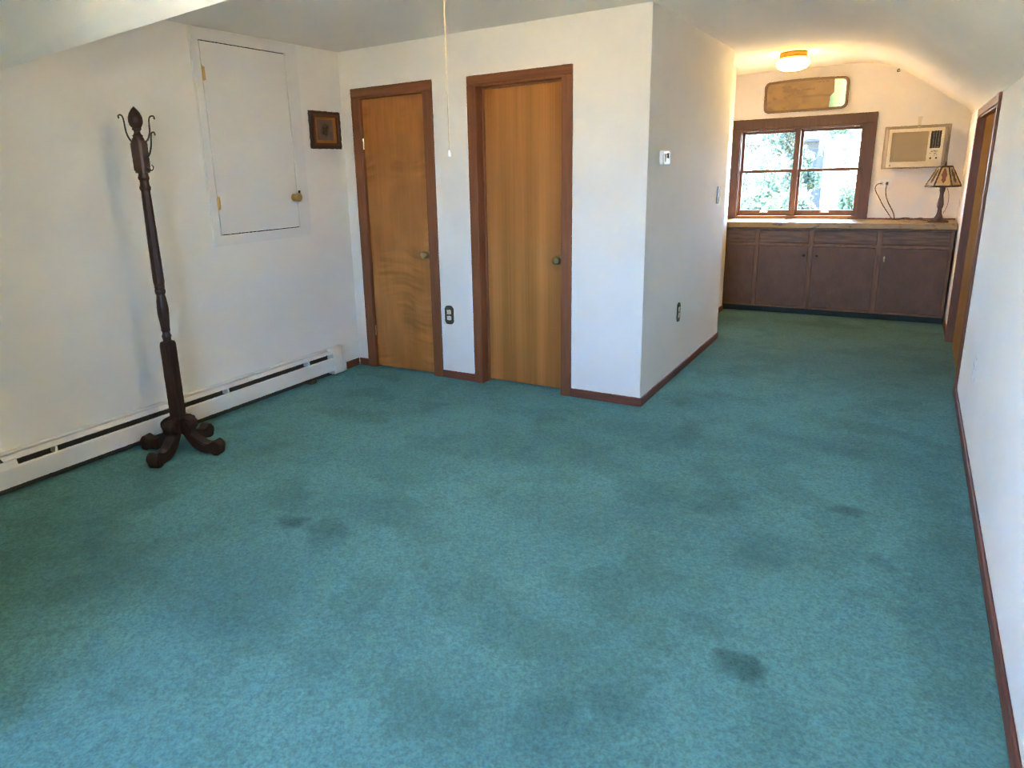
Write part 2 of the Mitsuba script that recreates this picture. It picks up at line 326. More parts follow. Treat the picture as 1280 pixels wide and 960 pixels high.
# doors of the closets (the room's setting): casing pieces, jamb, slab, knob
def knob(key, x, y, z, r=0.027):
    k = put(key, lathe([(0, 0), (0.032, 0), (0.032, 0.004), (0.026, 0.009), (0.012, 0.011), (0.011, 0.028), (0.017, 0.033), (r, 0.044), (r, 0.054), (0.020, 0.063), (0, 0.066)], 28, (x, y, z), [0, -1, 0]), 'm_old_brass', 40)
    labels[k] = {'label': 'round brass knob'}; return k
def closet_door(key, D, cw, slab_y, mat, kx, kz, label, ol, orr, top):
    skey(key, label); x0, x1, zt = D
    put(key+'__casing', bx(ol, x0+0.012, -0.016, -0.0002, 0, top-cw, 0.003), 'm_trim')
    put(key+'__casing', bx(x1-0.012, orr, -0.016, -0.0002, 0, top-cw, 0.003), 'm_trim')
    put(key+'__head_casing', bx(ol, orr, -0.016, -0.0002, top-cw+0.0005, top, 0.003), 'm_trim_h')
    j = 0.014
    put(key+'__jamb', cat(bx(x0, x0+j, -0.010, 0.118, 0, zt), bx(x1-j, x1, -0.010, 0.118, 0, zt), bx(x0, x1, -0.010, 0.118, zt-j, zt)), 'm_trim', False)
    k = put(key+'__slab', bx(x0+j+0.003, x1-j-0.003, slab_y, slab_y+0.035, 0.014, zt-j-0.003, 0.002), mat)
    knob(k+'__knob', kx, slab_y, kz)
    return k
closet_door('door_1', D1, 0.066, 0.012, 'm_door_birch', -1.626, 0.918, 'narrow golden brown birch closet door with rippled grain beside the corner', -2.242, -1.516, 2.109)
for z in (0.30, 1.72):
    put('door_1__hinge', cyl((-2.160, 0.004, z-0.04), (-2.160, 0.004, z+0.04), 0.005, 10), 'm_old_brass')
closet_door('door_2', D2, 0.056, 0.080, 'm_door_vert', -0.600, 0.908, 'wider golden brown closet door with straight grain set deep in its frame', -1.232, -0.476, 2.101)
put('door_2__stop', cat(bx(-1.163, -1.150, 0.066, 0.078, 0, 2.031), bx(-0.561, -0.548, 0.066, 0.078, 0, 2.031), bx(-1.163, -0.548, 0.066, 0.078, 2.018, 2.031)), 'm_trim', False)

# closet opening in the right wall
skey('door_3', 'brown framed sliding closet door in the right wall near the far end')
y0, y1, zt = RD
put('door_3__casing', bx(XR-0.016, XR-0.0002, y0-0.05, y0+0.010, 0, 1.782, 0.003), 'm_trim')
put('door_3__casing', bx(XR-0.016, XR-0.0002, y1-0.010, y1+0.05, 0, 1.782, 0.003), 'm_trim')
put('door_3__head_casing', bx(XR-0.016, XR-0.0002, y0-0.05, y1+0.05, 1.7825, 1.838, 0.003), 'm_trim_h')
put('door_3__jamb', cat(bx(XR-0.004, XR+0.122, y0, y0+0.014, 0, zt), bx(XR-0.004, XR+0.122, y1-0.014, y1, 0, zt), bx(XR-0.004, XR+0.122, y0, y1, zt-0.014, zt)), 'm_trim', False)
put('door_3__slab', bx(XR+0.024, XR+0.050, y0+0.017, 2.46, 0.012, zt-0.018, 0.002), 'm_door_slide')
put('door_3__slab', bx(XR+0.088, XR+0.114, 1.60, y1-0.017, 0.012, zt-0.018, 0.002), 'm_door_slide')

# ------------------------------------------------------------------ far window
skey('window_1', 'pair of dark wood double hung windows above the counter')
CT = 0.918
put('window_1__casing', bx(-0.374, WX0+0.012, YF-0.020, YF-0.0002, CT+0.001, WZ1-0.006, 0.003), 'm_trim_dark')
put('window_1__casing', bx(WX1-0.012, 0.965, YF-0.020, YF-0.0002, CT+0.001, WZ1-0.006, 0.003), 'm_trim_dark')
put('window_1__head_casing', bx(-0.374, 0.965, YF-0.022, YF-0.0002, WZ1-0.0055, 1.930, 0.004), 'm_trim_dark')
put('window_1__back_band', prism(sbox(-0.380, CT+0.001, 0.971, 1.936).difference(sbox(-0.352, CT-0.1, 0.943, 1.908)), YF-0.032, YF-0.0205, 'y'), 'm_trim_dark', False)
put('window_1__inner_bead', prism(sbox(WX0+0.002, CT+0.02, WX1-0.002, WZ1-0.010).difference(sbox(WX0+0.016, CT-0.1, WX1-0.016, WZ1-0.024)), YF-0.029, YF-0.0205, 'y'), 'm_trim_dark', False)
put('window_1__frame', cat(bx(WX0, WX0+0.022, YF-0.006, YF+0.138, WZ0, WZ1), bx(WX1-0.022, WX1, YF-0.006, YF+0.138, WZ0, WZ1), bx(WX0, WX1, YF-0.006, YF+0.138, WZ1-0.030, WZ1)), 'm_trim_dark', False)
put('window_1__mullion', bx(0.262, 0.302, YF-0.012, YF+0.130, WZ0+0.016, WZ1-0.03, 0.003), 'm_trim_dark')
put('window_1__sill', bx(WX0, WX1, YF-0.018, YF+0.138, WZ0-0.010, WZ0+0.022, 0.003), 'm_trim_dark')
for (a, b) in ((WX0+0.022, 0.262), (0.302, WX1-0.022)):
    for (z0, z1, yy, br, tr) in ((1.395, WZ1-0.030, YF+0.075, 0.026, 0.024), (WZ0+0.022, 1.421, YF+0.038, 0.052, 0.026)):
        st = 0.022
        s = put('window_1__sash', cat(bx(a, a+st, yy, yy+0.030, z0, z1), bx(b-st, b, yy, yy+0.030, z0, z1), bx(a, b, yy, yy+0.030, z0, z0+br), bx(a, b, yy, yy+0.030, z1-tr, z1)), 'm_trim_dark', False)
        put(s+'__pane', bx(a+st-0.004, b-st+0.004, yy+0.014, yy+0.0145, z0+br-0.004, z1-tr+0.004), 'm_pane', False)
        if yy < YF+0.05:
            c = (a+b)/2
            k = put(s+'__lift', cat(bx(c-0.040, c+0.040, yy-0.020, yy-0.0002, z0+0.030, z0+0.036), bx(c-0.034, c+0.034, yy-0.005, yy-0.0002, z0+0.036, z0+0.056)), 'm_white_plastic', False); labels[k] = {'label': 'pale sash lift'}
            put(s+'__lock', cat(bx(c-0.025, c+0.025, yy-0.004, yy+0.022, z1-0.0005, z1+0.008, 0.002), cyl((c, yy+0.01, z1+0.006), (c+0.02, yy-0.004, z1+0.016), 0.004, 8)), 'm_old_brass', False)

# windows behind the camera, which light the room
skey('window_2', 'triple window opposite the closets')
put('window_2__frame', cat(*[bx(x-0.03, x+0.03, YR-0.11, YR+0.004, RW[2], RW[3]) for x in (RW[0]+0.03, RW[0]+0.660, RW[0]+1.290, RW[1]-0.03)], bx(RW[0], RW[1], YR-0.11, YR+0.004, RW[2], RW[2]+0.05), bx(RW[0], RW[1], YR-0.11, YR+0.004, RW[3]-0.05, RW[3]), bx(RW[0], RW[1], YR-0.09, YR-0.02, 1.44, 1.48)), 'm_trim', False)
for k in range(3):
    a = RW[0]+0.06+k*0.630
    put('window_2__pane', bx(a-0.004, a+0.574, YR-0.06, YR-0.0595, RW[2]+0.046, RW[3]-0.046), 'm_pane', False)
put('window_2__casing', cat(bx(RW[0]-0.07, RW[0]+0.005, YR+0.0005, YR+0.018, RW[2]-0.07, RW[3]+0.07), bx(RW[1]-0.005, RW[1]+0.07, YR+0.0005, YR+0.018, RW[2]-0.07, RW[3]+0.07), bx(RW[0], RW[1], YR+0.0005, YR+0.018, RW[3]-0.005, RW[3]+0.07), bx(RW[0], RW[1], YR+0.0005, YR+0.018, RW[2]-0.07, RW[2]+0.005)), 'm_trim', False)

# ------------------------------------------------------------------ wall hatch
t = thing('access_hatch', 'white painted attic access hatch high on the left wall', 'hatch')
hy0, hy1, hz0, hz1 = -1.276, -0.432, 1.090, 2.366
iy0, iy1, iz0, iz1 = -1.226, -0.528, 1.150, 2.303
fx = XL+0.014
put(t+'__frame', prism(sbox(hy0, hz0, hy1, hz1).difference(sbox(iy0, iz0, iy1, iz1)), XL+0.0003, fx, 'x'), 'm_white_paint', False)
put(t+'__frame_bead', prism(sbox(hy0-0.006, hz0-0.006, hy1+0.006, hz1).difference(sbox(hy0, hz0, hy1, hz1)), XL+0.0003, XL+0.006, 'x'), 'm_white_paint', False)
put(t+'__panel', bx(XL+0.002, fx+0.001, iy0+0.005, iy1-0.018, iz0+0.006, iz1-0.007, 0.001), 'm_white_paint')
put(t+'__stop', bx(XL+0.002, fx+0.004, iy1-0.014, iy1-0.0005, iz0+0.001, iz1-0.001, 0.002), 'm_white_paint')
put(t+'__gap_shade', bx(XL+0.0003, XL+0.0015, iy0, iy1, iz0, iz1), 'm_dark', False)  # dark sheet added to stand for the shade in the panel gap
for z in (2.113, 1.350):
    k = put(t+'__hinge', cat(cyl((fx+0.006, iy0+0.003, z-0.042), (fx+0.006, iy0+0.003, z+0.042), 0.0055, 12), bx(fx+0.003, fx+0.0045, iy0+0.004, iy0+0.022, z-0.038, z+0.038)), 'm_brass'); labels[k] = {'label': 'small brass hinge'}
k = put(t+'__knob', lathe([(0, 0), (0.026, 0), (0.026, 0.004), (0.020, 0.008), (0.011, 0.010), (0.012, 0.024), (0.021, 0.030), (0.029, 0.040), (0.030, 0.050), (0.024, 0.059), (0, 0.063)], 28, (fx+0.003, iy1-0.050, 1.360), [1, 0, 0]), 'm_brass', 40); labels[k] = {'label': 'shiny brass knob'}
put(t+'__latch', bx(fx+0.0005, fx+0.010, iy1-0.006, iy1+0.012, 1.355, 1.405, 0.002), 'm_dark')

# ------------------------------------------------------------------ small framed picture
t = thing('framed_picture', 'small picture in a dark carved frame with an orange brown mat, on the left wall', 'picture')
py0, py1, pz0, pz1 = -0.358, -0.048, 1.690, 1.953
def wavy(y0, y1, z0, z1, amp=0.0045, k=5):
    P = []
    n = 40
    for i in range(n): s = i/n; P.append((y0+s*(y1-y0), z0-amp*math.sin(s*2*PI*k/2)**2+amp))
    for i in range(n): s = i/n; P.append((y1+amp*math.sin(s*2*PI*k/2)**2-amp, z0+s*(z1-z0)))
    for i in range(n): s = i/n; P.append((y1-s*(y1-y0), z1+amp*math.sin(s*2*PI*k/2)**2-amp))
    for i in range(n): s = i/n; P.append((y0-amp*math.sin(s*2*PI*k/2)**2+amp, z1-s*(z1-z0)))
    return Polygon(P).buffer(0)
iny0, iny1, inz0, inz1 = py0+0.036, py1-0.036, pz0+0.036, pz1-0.036
put(t+'__frame', prism(wavy(py0, py1, pz0, pz1).difference(sbox(iny0, inz0, iny1, inz1)), XL+0.0005, XL+0.024, 'x'), 'm_frame_carved', False)
put(t+'__frame_lip', prism(sbox(iny0-0.012, inz0-0.012, iny1+0.012, inz1+0.012).difference(sbox(iny0+0.004, inz0+0.004, iny1-0.004, inz1-0.004)), XL+0.012, XL+0.027, 'x'), 'm_frame_lip', False)
put(t+'__mat', prism(sbox(iny0, inz0, iny1, inz1).difference(sbox(PY0-0.083, PZ0-0.072, PY0+0.083, PZ0+0.072)), XL+0.002, XL+0.012, 'x'), 'm_mat', False)
k = put(t+'__print', bx(XL+0.002, XL+0.010, PY0-0.083, PY0+0.083, PZ0-0.072, PZ0+0.072), 'm_print', False); labels[k] = {'label': 'brownish print of a dark tree'}

# ------------------------------------------------------------------ baseboard heater
t = thing('baseboard_heater', 'long cream baseboard heater along the foot of the left wall', 'heater')
hy_a, hy_b, fxh = -3.67, -0.325, XL+0.067
put(t+'__back_plate', cat(bx(XL+0.0005, XL+0.005, hy_a, hy_b, 0.186, 0.214), prism([(XL+0.0005, 0.214), (XL+0.010, 0.210), (XL+0.014, 0.203), (XL+0.014, 0.199), (XL+0.005, 0.203), (XL+0.0005, 0.205)], hy_a, hy_b, 'y')), 'm_heater', False)
put(t+'__damper', prism([(XL+0.020, 0.196), (XL+0.048, 0.186), (XL+0.056, 0.180), (XL+0.055, 0.177), (XL+0.046, 0.182), (XL+0.020, 0.191)], -2.700, hy_b, 'y'), 'm_heater', False)
put(t+'__damper', prism([(XL+0.020, 0.196), (XL+0.048, 0.186), (XL+0.056, 0.180), (XL+0.055, 0.177), (XL+0.046, 0.182), (XL+0.020, 0.191)], hy_a, -2.760, 'y'), 'm_heater', False)
put(t+'__front_panel', prism([(fxh, 0.048), (fxh, 0.140), (fxh-0.006, 0.150), (fxh-0.010, 0.148), (fxh-0.004, 0.138), (fxh-0.003, 0.048)], hy_a, hy_b, 'y'), 'm_heater', False)
k = put(t+'__shade_plate', bx(XL+0.0005, XL+0.006, hy_a, hy_b, 0.0, 0.186), 'm_fin', False); labels[k] = {'label': 'inside of the heater, coloured dark for the shade behind the panel'}  # shade of the slot and floor gap painted into this plate
fins = [bx(XL+0.012, XL+0.058, y, y+0.0015, 0.060, 0.135) for y in np.arange(hy_a+0.1, hy_b-0.05, 0.022)]
k = put(t+'__fins', cat(*fins), 'm_fin', False); labels[k] = {'label': 'dark metal fins inside the slot', 'kind': 'stuff'}
put(t+'__pipe', cyl((XL+0.037, hy_a, 0.095), (XL+0.037, hy_b, 0.095), 0.010, 12), 'm_fin')
for y in (-2.45, -1.35, -0.62):
    put(t+'__bracket', bx(XL+0.005, XL+0.060, y-0.006, y+0.006, 0.140, 0.176), 'm_heater', False)
cap = lambda a, b, o: prism([(XL+0.0005, 0.018), (fxh+o, 0.018), (fxh+o, 0.170), (fxh-0.012+o, 0.206), (XL+0.030, 0.218), (XL+0.0005, 0.218)], a, b, 'y')
put(t+'__end_cap', cat(cap(-0.372, -0.272, 0.003), cap(-0.268, -0.236, 0.004)), 'm_heater', False)
put(t+'__joint_cover', prism([(XL+0.050, 0.177), (fxh+0.0015, 0.140), (fxh+0.0015, 0.048), (fxh-0.004, 0.048), (fxh-0.004, 0.135), (XL+0.046, 0.172)], -2.80, -2.640, 'y'), 'm_heater', False)
put(t+'__foot', bx(XL+0.005, XL+0.060, -0.62, -0.56, 0.0, 0.030), 'm_fin', False)

# ------------------------------------------------------------------ coat rack
t = thing('coat_rack', 'tall dark wooden coat rack with scrolled feet and wire hooks by the left wall', 'coat rack')
C = np.array([-2.028, -1.905]); LEG0 = math.radians(18)
def at_rack(ang, r, z): return (C[0]+r*math.cos(ang), C[1]+r*math.sin(ang), z)
P4 = PI/4+LEG0
put(t+'__lower_post', cat(poly_lathe([(0, 0.150), (0.030, 0.150), (0.030, 0.628), (0.026, 0.645), (0, 0.645)], 4, P4, (C[0], C[1], 0))), 'm_walnut', False)
put(t+'__turning', lathe([(0, .643), (.021, .643), (.021, .665), (.025, .668), (.026, .676), (.021, .684), (.019, .70), (.023, .704), (.024, .712), (.022, .72), (.026, .76), (.0295, .80), (.030, .83), (.027, .87), (.022, .90), (.021, .905), (.026, .910), (.028, .922), (.026, .934), (.021, .938), (.0235, .95), (0, .95)], 32, (C[0], C[1], 0)), 'm_walnut', 40)
put(t+'__shaft', cat(poly_lathe([(0, .94), (.0255, .94), (.0255, .955), (.0275, .97), (.0255, 1.2), (.0215, 1.455), (0, 1.455)], 8, PI/8+LEG0, (C[0], C[1], 0))), 'm_walnut', False)
put(t+'__collar', lathe([(0, 1.45), (.0245, 1.45), (.0275, 1.456), (.0275, 1.468), (.023, 1.474), (.022, 1.50), (.027, 1.506), (.028, 1.516), (.024, 1.522), (.024, 1.535), (.029, 1.54), (0, 1.54)], 32, (C[0], C[1], 0)), 'm_walnut', 40)
def chamfer_sq(h, c): return Polygon([(h, -h+c), (h, h-c), (h-c, h), (-h+c, h), (-h, h-c), (-h, -h+c), (-h+c, -h), (h-c, -h)])
blk = cat(prism(chamfer_sq(.033, .010), 1.548, 1.686), prism(chamfer_sq(.028, .008), 1.537, 1.548), prism(chamfer_sq(.028, .008), 1.686, 1.696))
blk.apply_transform(trimesh.transformations.rotation_matrix(LEG0, [0, 0, 1])); blk.apply_translation((C[0], C[1], 0))
k = put(t+'__head_block', blk, 'm_redwood', False); labels[k] = {'label': 'polished reddish square block'}
put(t+'__neck', lathe([(0, 1.694), (.026, 1.694), (.029, 1.699), (.029, 1.707), (.024, 1.712), (.024, 1.717), (.026, 1.721), (.018, 1.728), (.015, 1.737), (.016, 1.745), (.023, 1.750), (.023, 1.756), (0, 1.756)], 32, (C[0], C[1], 0)), 'm_walnut', 40)
put(t+'__finial', lathe([(0, 1.755), (.016, 1.755), (.023, 1.760), (.031, 1.773), (.0350, 1.790), (.0335, 1.809), (.026, 1.830), (.014, 1.848), (.004, 1.859), (0, 1.861)], 32, (C[0], C[1], 0)), 'm_walnut', 40)
def hook(ang, r0, z0, r1, z1, key='__hook'):
    pts = [at_rack(ang, r0, z0), at_rack(ang, r0+0.30*(r1-r0), z0+0.10*(z1-z0)), at_rack(ang, r0+0.66*(r1-r0), z0+0.42*(z1-z0)), at_rack(ang, r1-0.012, z0+0.86*(z1-z0)), at_rack(ang, r1-0.004, z1), at_rack(ang, r1+0.010, z1+0.002), at_rack(ang, r1+0.014, z1-0.010)]
    p = smooth_path(pts, 40)
    k = put(t+key, cat(tube(p, np.linspace(0.0048, 0.0036, 40)), ball(p[-1], 0.0048, 1)), 'm_iron', 50); labels[k] = {'label': 'thin curved wire hook'}
hook(math.radians(203), 0.028, 1.685, 0.078, 1.822)
hook(math.radians(45), 0.028, 1.685, 0.076, 1.812)
hook(math.radians(12), 0.030, 1.605, 0.098, 1.730)
p = smooth_path([at_rack(math.radians(14), 0.030, 1.566), at_rack(math.radians(14), 0.048, 1.548), at_rack(math.radians(14), 0.066, 1.552), at_rack(math.radians(14), 0.070, 1.568), at_rack(math.radians(14), 0.062, 1.573)], 24)
put(t+'__lower_hook', tube(p, 0.003), 'm_iron', 50)
# one scrolled foot: outline in (radius, height), cut from a board
def foot_mesh(ang):
    top = smooth_path([(0.020, 0.200), (0.050, 0.207), (0.082, 0.200), (0.102, 0.178), (0.105, 0.150), (0.094, 0.126), (0.098, 0.112), (0.122, 0.094), (0.160, 0.074), (0.200, 0.064), (0.228, 0.072), (0.250, 0.084), (0.268, 0.080), (0.280, 0.056), (0.282, 0.026), (0.272, 0.002)], 70)
    bot = smooth_path([(0.240, 0.000), (0.226, 0.010), (0.205, 0.012), (0.165, 0.014), (0.120, 0.030), (0.080, 0.062), (0.052, 0.098), (0.034, 0.118), (0.020, 0.120)], 40)
    g = Polygon(np.vstack([top, bot])).buffer(0)
    core = prism(g, -0.029, 0.029, 'y'); inn = [prism(g.buffer(-0.006), -0.035, 0.035, 'y')]
    scroll = [cyl((0.070, s*0.028, 0.164), (0.070, s*0.042, 0.164), 0.033, 20) for s in (-1, 1)]+[cyl((0.255, s*0.028, 0.046), (0.255, s*0.038, 0.046), 0.026, 18) for s in (-1, 1)]
    m = cat(core, *inn, *scroll); m.apply_scale((0.905, 1, 1))
    m.apply_transform(trimesh.transformations.rotation_matrix(ang, [0, 0, 1])); m.apply_translation((C[0], C[1], 0)); return m
for k in range(4):
    put(t+'__foot', foot_mesh(LEG0+k*PI/2), 'm_walnut', 35)
put(t+'__hub', poly_lathe([(0, .110), (.022, .112), (.030, .125), (.030, .192), (.036, .196), (.036, .206), (.031, .214), (0, .214)], 8, LEG0, (C[0], C[1], 0)), 'm_walnut', False)

# ------------------------------------------------------------------ pull chain and the lamp it hangs from
t = thing('ceiling_lamp', 'glass bowl ceiling lamp in the main room with a pull chain', 'lamp')
LX, LY = -0.030, -2.10
put(t+'__canopy', lathe([(0, 2.372), (0.075, 2.372), (0.070, 2.350), (0.020, 2.335), (0.016, 2.335), (0.016, 2.292), (0.060, 2.288), (0.068, 2.270), (0, 2.270)], 32, (LX, LY, 0)), 'm_old_brass', 40)
k = put(t+'__bowl', lathe([(0, 2.154), (0.045, 2.158), (0.082, 2.172), (0.108, 2.200), (0.112, 2.230), (0.098, 2.255), (0.066, 2.268), (0, 2.268)], 32, (LX, LY, 0)), 'm_opal', 60)
scene[k]['emitter'] = {'type': 'area', 'radiance': rgb(*ROOM_LAMP)}
t = thing('pull_chain', 'thin brass bead pull chain hanging from the ceiling between the closet doors', 'chain')
cx, cy = -0.0665, -2.0; chz = np.arange(1.562, 2.290, 0.0062)
top = np.array([-0.046, -2.048, 2.282])
beads = []
unit = trimesh.creation.icosphere(1, 0.0018)
for z in chz:
    b = unit.copy(); s = max(0, (z-2.20)/(2.285-2.20)); b.apply_translation((cx+(top[0]-cx)*s**1.5+0.0035*(z-1.9), cy+(top[1]-cy)*s**1.5, z)); beads.append(b)
    c = trimesh.creation.box((0.0010, 0.0010, 0.0062)); c.apply_translation(b.bounds.mean(0)+[0, 0, 0.0031]); beads.append(c)
put(t+'__beads', cat(*beads), 'm_chain', True); labels[t+'__beads'] = {'label': 'string of tiny brass beads', 'kind': 'stuff'}
k = put(t+'__pull', lathe([(0, 1.540), (0.0055, 1.540), (0.0062, 1.545), (0.0045, 1.556), (0.002, 1.562), (0, 1.562)], 16, (cx-0.0012, cy, 0)), 'm_white_plastic', 40); labels[k] = {'label': 'small pale bell at the end'}

# ------------------------------------------------------------------ outlets, switch, thermostat
def ornate(w, h):
    return Polygon([(-w*.32, -h*.5), (-w*.5, -h*.36), (-w*.5, h*.36), (-w*.32, h*.5), (0, h*.535), (w*.32, h*.5), (w*.5, h*.36), (w*.5, -h*.36), (w*.32, -h*.5), (0, -h*.535)])
def plate_on(axis, pos, poly, d0, d1):
    g = affinity.translate(poly, pos[0], pos[2]) if axis == 'y' else affinity.translate(poly, pos[1], pos[2])
    return prism(g, d0, d1, axis)
def outlet(label, axis, pos, sgn, mat, mface, w=0.076, h=0.132, shape=None):
    t = thing('wall_outlet', label, 'outlet'); base = pos[1] if axis == 'y' else pos[0]
    dd = lambda a, b: sorted((base+sgn*a, base+sgn*b))
    put(t+'__cover_plate', plate_on(axis, pos, shape or ornate(w, h), *dd(0.0005, 0.006)), mat, False)
    for s in (-1, 1):
        q = (pos[0], pos[1], pos[2]+s*0.0225)
        rec = plate_on(axis, q, Polygon(sbox(-.0165, -.0135, .0165, .0135).intersection(sbox(-.02, -.02, .02, .02))).buffer(0.002), *dd(0.006, 0.0082))
        k = put(t+'__receptacle', rec, mface, False)
        sl = cat(*[plate_on(axis, (q[0]+(dx if axis == 'y' else 0), q[1]+(0 if axis == 'y' else dx), q[2]+0.003), sbox(-.0012, -.004, .0012, .004), *dd(0.0082, 0.0087)) for dx in (-.006, .006)],
                 plate_on(axis, (q[0], q[1], q[2]-0.007), sbox(-.002, -.002, .002, .002), *dd(0.0082, 0.0087)))
        put(k+'__slots', sl, 'm_dark', False)
    sc = (pos[0], base+sgn*0.006, pos[2]) if axis == 'y' else (base+sgn*0.006, pos[1], pos[2])
    put(t+'__screw', ball(sc, 0.003, 1), 'm_old_brass')
    return t
outlet('dark brass ornate outlet on the white strip between the two closet doors', 'y', (-1.444, 0.0, 0.483), -1, 'm_plate', 'm_ivory')
outlet('dark ornate outlet low on the hall wall below the thermostat', 'x', (0.0, 0.80, 0.470), 1, 'm_plate', 'm_ivory')
outlet('plain white outlet low on the right wall', 'x', (XR, 0.185, 0.415), -1, 'm_white_plastic', 'm_white_plastic', shape=rrect(-.036, .036, -.058, .058, .005))
t = thing('light_switch', 'grey ornate light switch near the far edge of the hall wall', 'switch')
put(t+'__cover_plate', plate_on('x', (0, 1.805, 1.250), ornate(0.076, 0.130), 0.0005, 0.006), 'm_plate_blue', False)
put(t+'__toggle', cat(bx(0.006, 0.0075, 1.799, 1.811, 1.237, 1.263), prism([(0.007, 1.244), (0.018, 1.257), (0.016, 1.262), (0.007, 1.257)], 1.801, 1.809, 'y')), 'm_ivory', False)
t = thing('thermostat', 'small white thermostat high on the hall wall near its front corner', 'thermostat')
put(t+'__body', bx(0.0005, 0.030, 0.215, 0.345, 1.494, 1.580, 0.005), 'm_white_plastic')
k = put(t+'__display', bx(0.030, 0.0312, 0.285, 0.315, 1.535, 1.566), 'm_dark', False); labels[k] = {'label': 'dark display window'}
put(t+'__side_vent', cat(*[bx(0.030, 0.0308, 0.235+i*0.008, 0.239+i*0.008, 1.512, 1.562) for i in range(4)]), 'm_ac_case', False)

# ------------------------------------------------------------------ hall ceiling lamp
t = thing('hall_lamp', 'lit round glass ceiling lamp with a brass rim in the hall', 'lamp')
hx, hy = 0.372, 2.56; zc = ZC-0.005
put(t+'__brass_rim', lathe([(0, zc), (0.100, zc), (0.106, zc-0.006), (0.106, zc-0.040), (0.100, zc-0.046), (0, zc-0.046)], 40, (hx, hy, 0)), 'm_rim', 40)
k = put(t+'__glass_shade', lathe([(0, zc-0.145), (0.070, zc-0.138), (0.108, zc-0.122), (0.128, zc-0.096), (0.128, zc-0.076), (0.112, zc-0.056), (0.085, zc-0.0465), (0, zc-0.0465)], 40, (hx, hy, 0)), 'm_opal', 60)
scene[k]['emitter'] = {'type': 'area', 'radiance': rgb(*HALL_LAMP)}; labels[k] = {'label': 'glowing white glass shade'}

# ------------------------------------------------------------------ cabinets and counter
CY = 3.410
bays = [(-0.455, 0.050), (0.050, 0.545), (0.545, 1.120), (1.120, 1.688)]
names = ['leftmost dark brown base cabinet, half hidden by the hall wall', 'dark brown base cabinet second from the hall wall, under the left window', 'dark brown base cabinet under the right window and the bare wall beside it', 'rightmost dark brown base cabinet, with the small brass catch, under the table lamp']
for i, ((a, b), nm) in enumerate(zip(bays, names)):
    t = thing('base_cabinet', nm, 'cabinet', None)
    a, b = a+0.0008, b-0.0008
    s = 0.018 if i < 3 else 0.02
    put(t+'__body', bx(a, b, CY+0.020, YF-0.004, 0.070, 0.862), 'm_cabinet_frame', False)
    put(t+'__toe_kick', bx(a, b, CY+0.070, CY+0.085, 0.0, 0.0695), 'm_toe', False)
    put(t+'__face_frame', cat(bx(a, a+s, CY, CY+0.020, 0.066, 0.862), bx(b-s, b, CY, CY+0.020, 0.066, 0.862), bx(a+s, b-s, CY, CY+0.020, 0.066, 0.083), bx(a+s, b-s, CY, CY+0.020, 0.690, 0.716), bx(a+s, b-s, CY, CY+0.020, 0.846, 0.862)), 'm_cabinet_frame', False)
    put(t+'__drawer', bx(a+s+0.003, b-s-0.003, CY+0.003, CY+0.0195, 0.719, 0.843, 0.002), 'm_cabinet_drawer')
    d = put(t+'__door', bx(a+s+0.003, b-s-0.003, CY+0.002, CY+0.0195, 0.085, 0.687, 0.002), 'm_cabinet')
    if i == 3:
        k = put(d+'__catch', cat(bx(1.166, 1.180, CY-0.010, CY+0.0018, 0.585, 0.612, 0.002), bx(1.169, 1.177, CY-0.014, CY+0.0018, 0.562, 0.586, 0.002)), 'm_old_brass'); labels[k] = {'label': 'small timeworn brass catch'}
    elif i > 0:
        kx = b-0.052 if i == 1 else a+0.06
        k = put(d+'__knob', lathe([(0, 0), (.006, 0), (.006, .010), (.013, .016), (.013, .022), (0, .026)], 16, (kx, CY+0.002, 0.600), [0, -1, 0]), 'm_dark', 40); labels[k] = {'label': 'dark little knob'}
t = thing('countertop', 'tan marbled countertop running below the window', 'countertop')
put(t+'__slab', bx(-0.458, 1.700, CY-0.022, YF-0.001, 0.864, CT, 0.005), 'm_counter')
put(t+'__back_strip', bx(0.972, 1.700, YF-0.014, YF-0.001, CT+0.0003, CT+0.012, 0.002), 'm_trim_h')

# ------------------------------------------------------------------ air conditioner
t = thing('air_conditioner', 'beige window air conditioner set through the end wall right of the window', 'air conditioner')
put(t+'__mounting_frame', prism(sbox(1.042, 1.398, 1.572, 1.790).difference(sbox(1.062, 1.415, 1.552, 1.772)), YF-0.012, YF-0.0005, 'y'), 'm_ac_case', False)
put(t+'__case', bx(1.066, 1.548, 3.790, YF-0.0008, 1.418, 1.768, 0.006), 'm_ac_case')
gx0, gx1, gz0, gz1 = 1.087, 1.520, 1.413, 1.757
fr = sbox(gx0, gz0, gx1, gz1).buffer(-.008).buffer(.008)
hole = [sbox(1.112, 1.462, 1.400, 1.728), sbox(1.418, 1.575, 1.498, 1.728)]
put(t+'__bezel', prism(fr.difference(hole[0]).difference(hole[1]), 3.740, 3.790, 'y'), 'm_ac_bezel', False)
put(t+'__grille', cat(bx(1.112, 1.400, 3.758, 3.788, 1.462, 1.728), *[bx(1.112, 1.400, 3.753, 3.758, z, z+0.0045) for z in np.arange(1.466, 1.724, 0.009)]), 'm_ac_grille', False)
put(t+'__vent_back', bx(1.418, 1.498, 3.775, 3.788, 1.575, 1.728), 'm_ac_dark', False)
for i in range(9):
    z = 1.583+i*0.0165
    put(t+'__louver', prism([(3.746, z), (3.772, z+0.008), (3.772, z+0.010), (3.746, z+0.003)], 1.419, 1.497, 'x'), 'm_ac_dark', False)
for x in (1.438, 1.458, 1.478):
    put(t+'__vent_bar', bx(x, x+0.003, 3.743, 3.747, 1.576, 1.727), 'm_ac_case', False)
k = put(t+'__control_panel', bx(1.412, 1.502, 3.737, 3.7398, 1.466, 1.562, 0.001), 'm_ac_bezel')
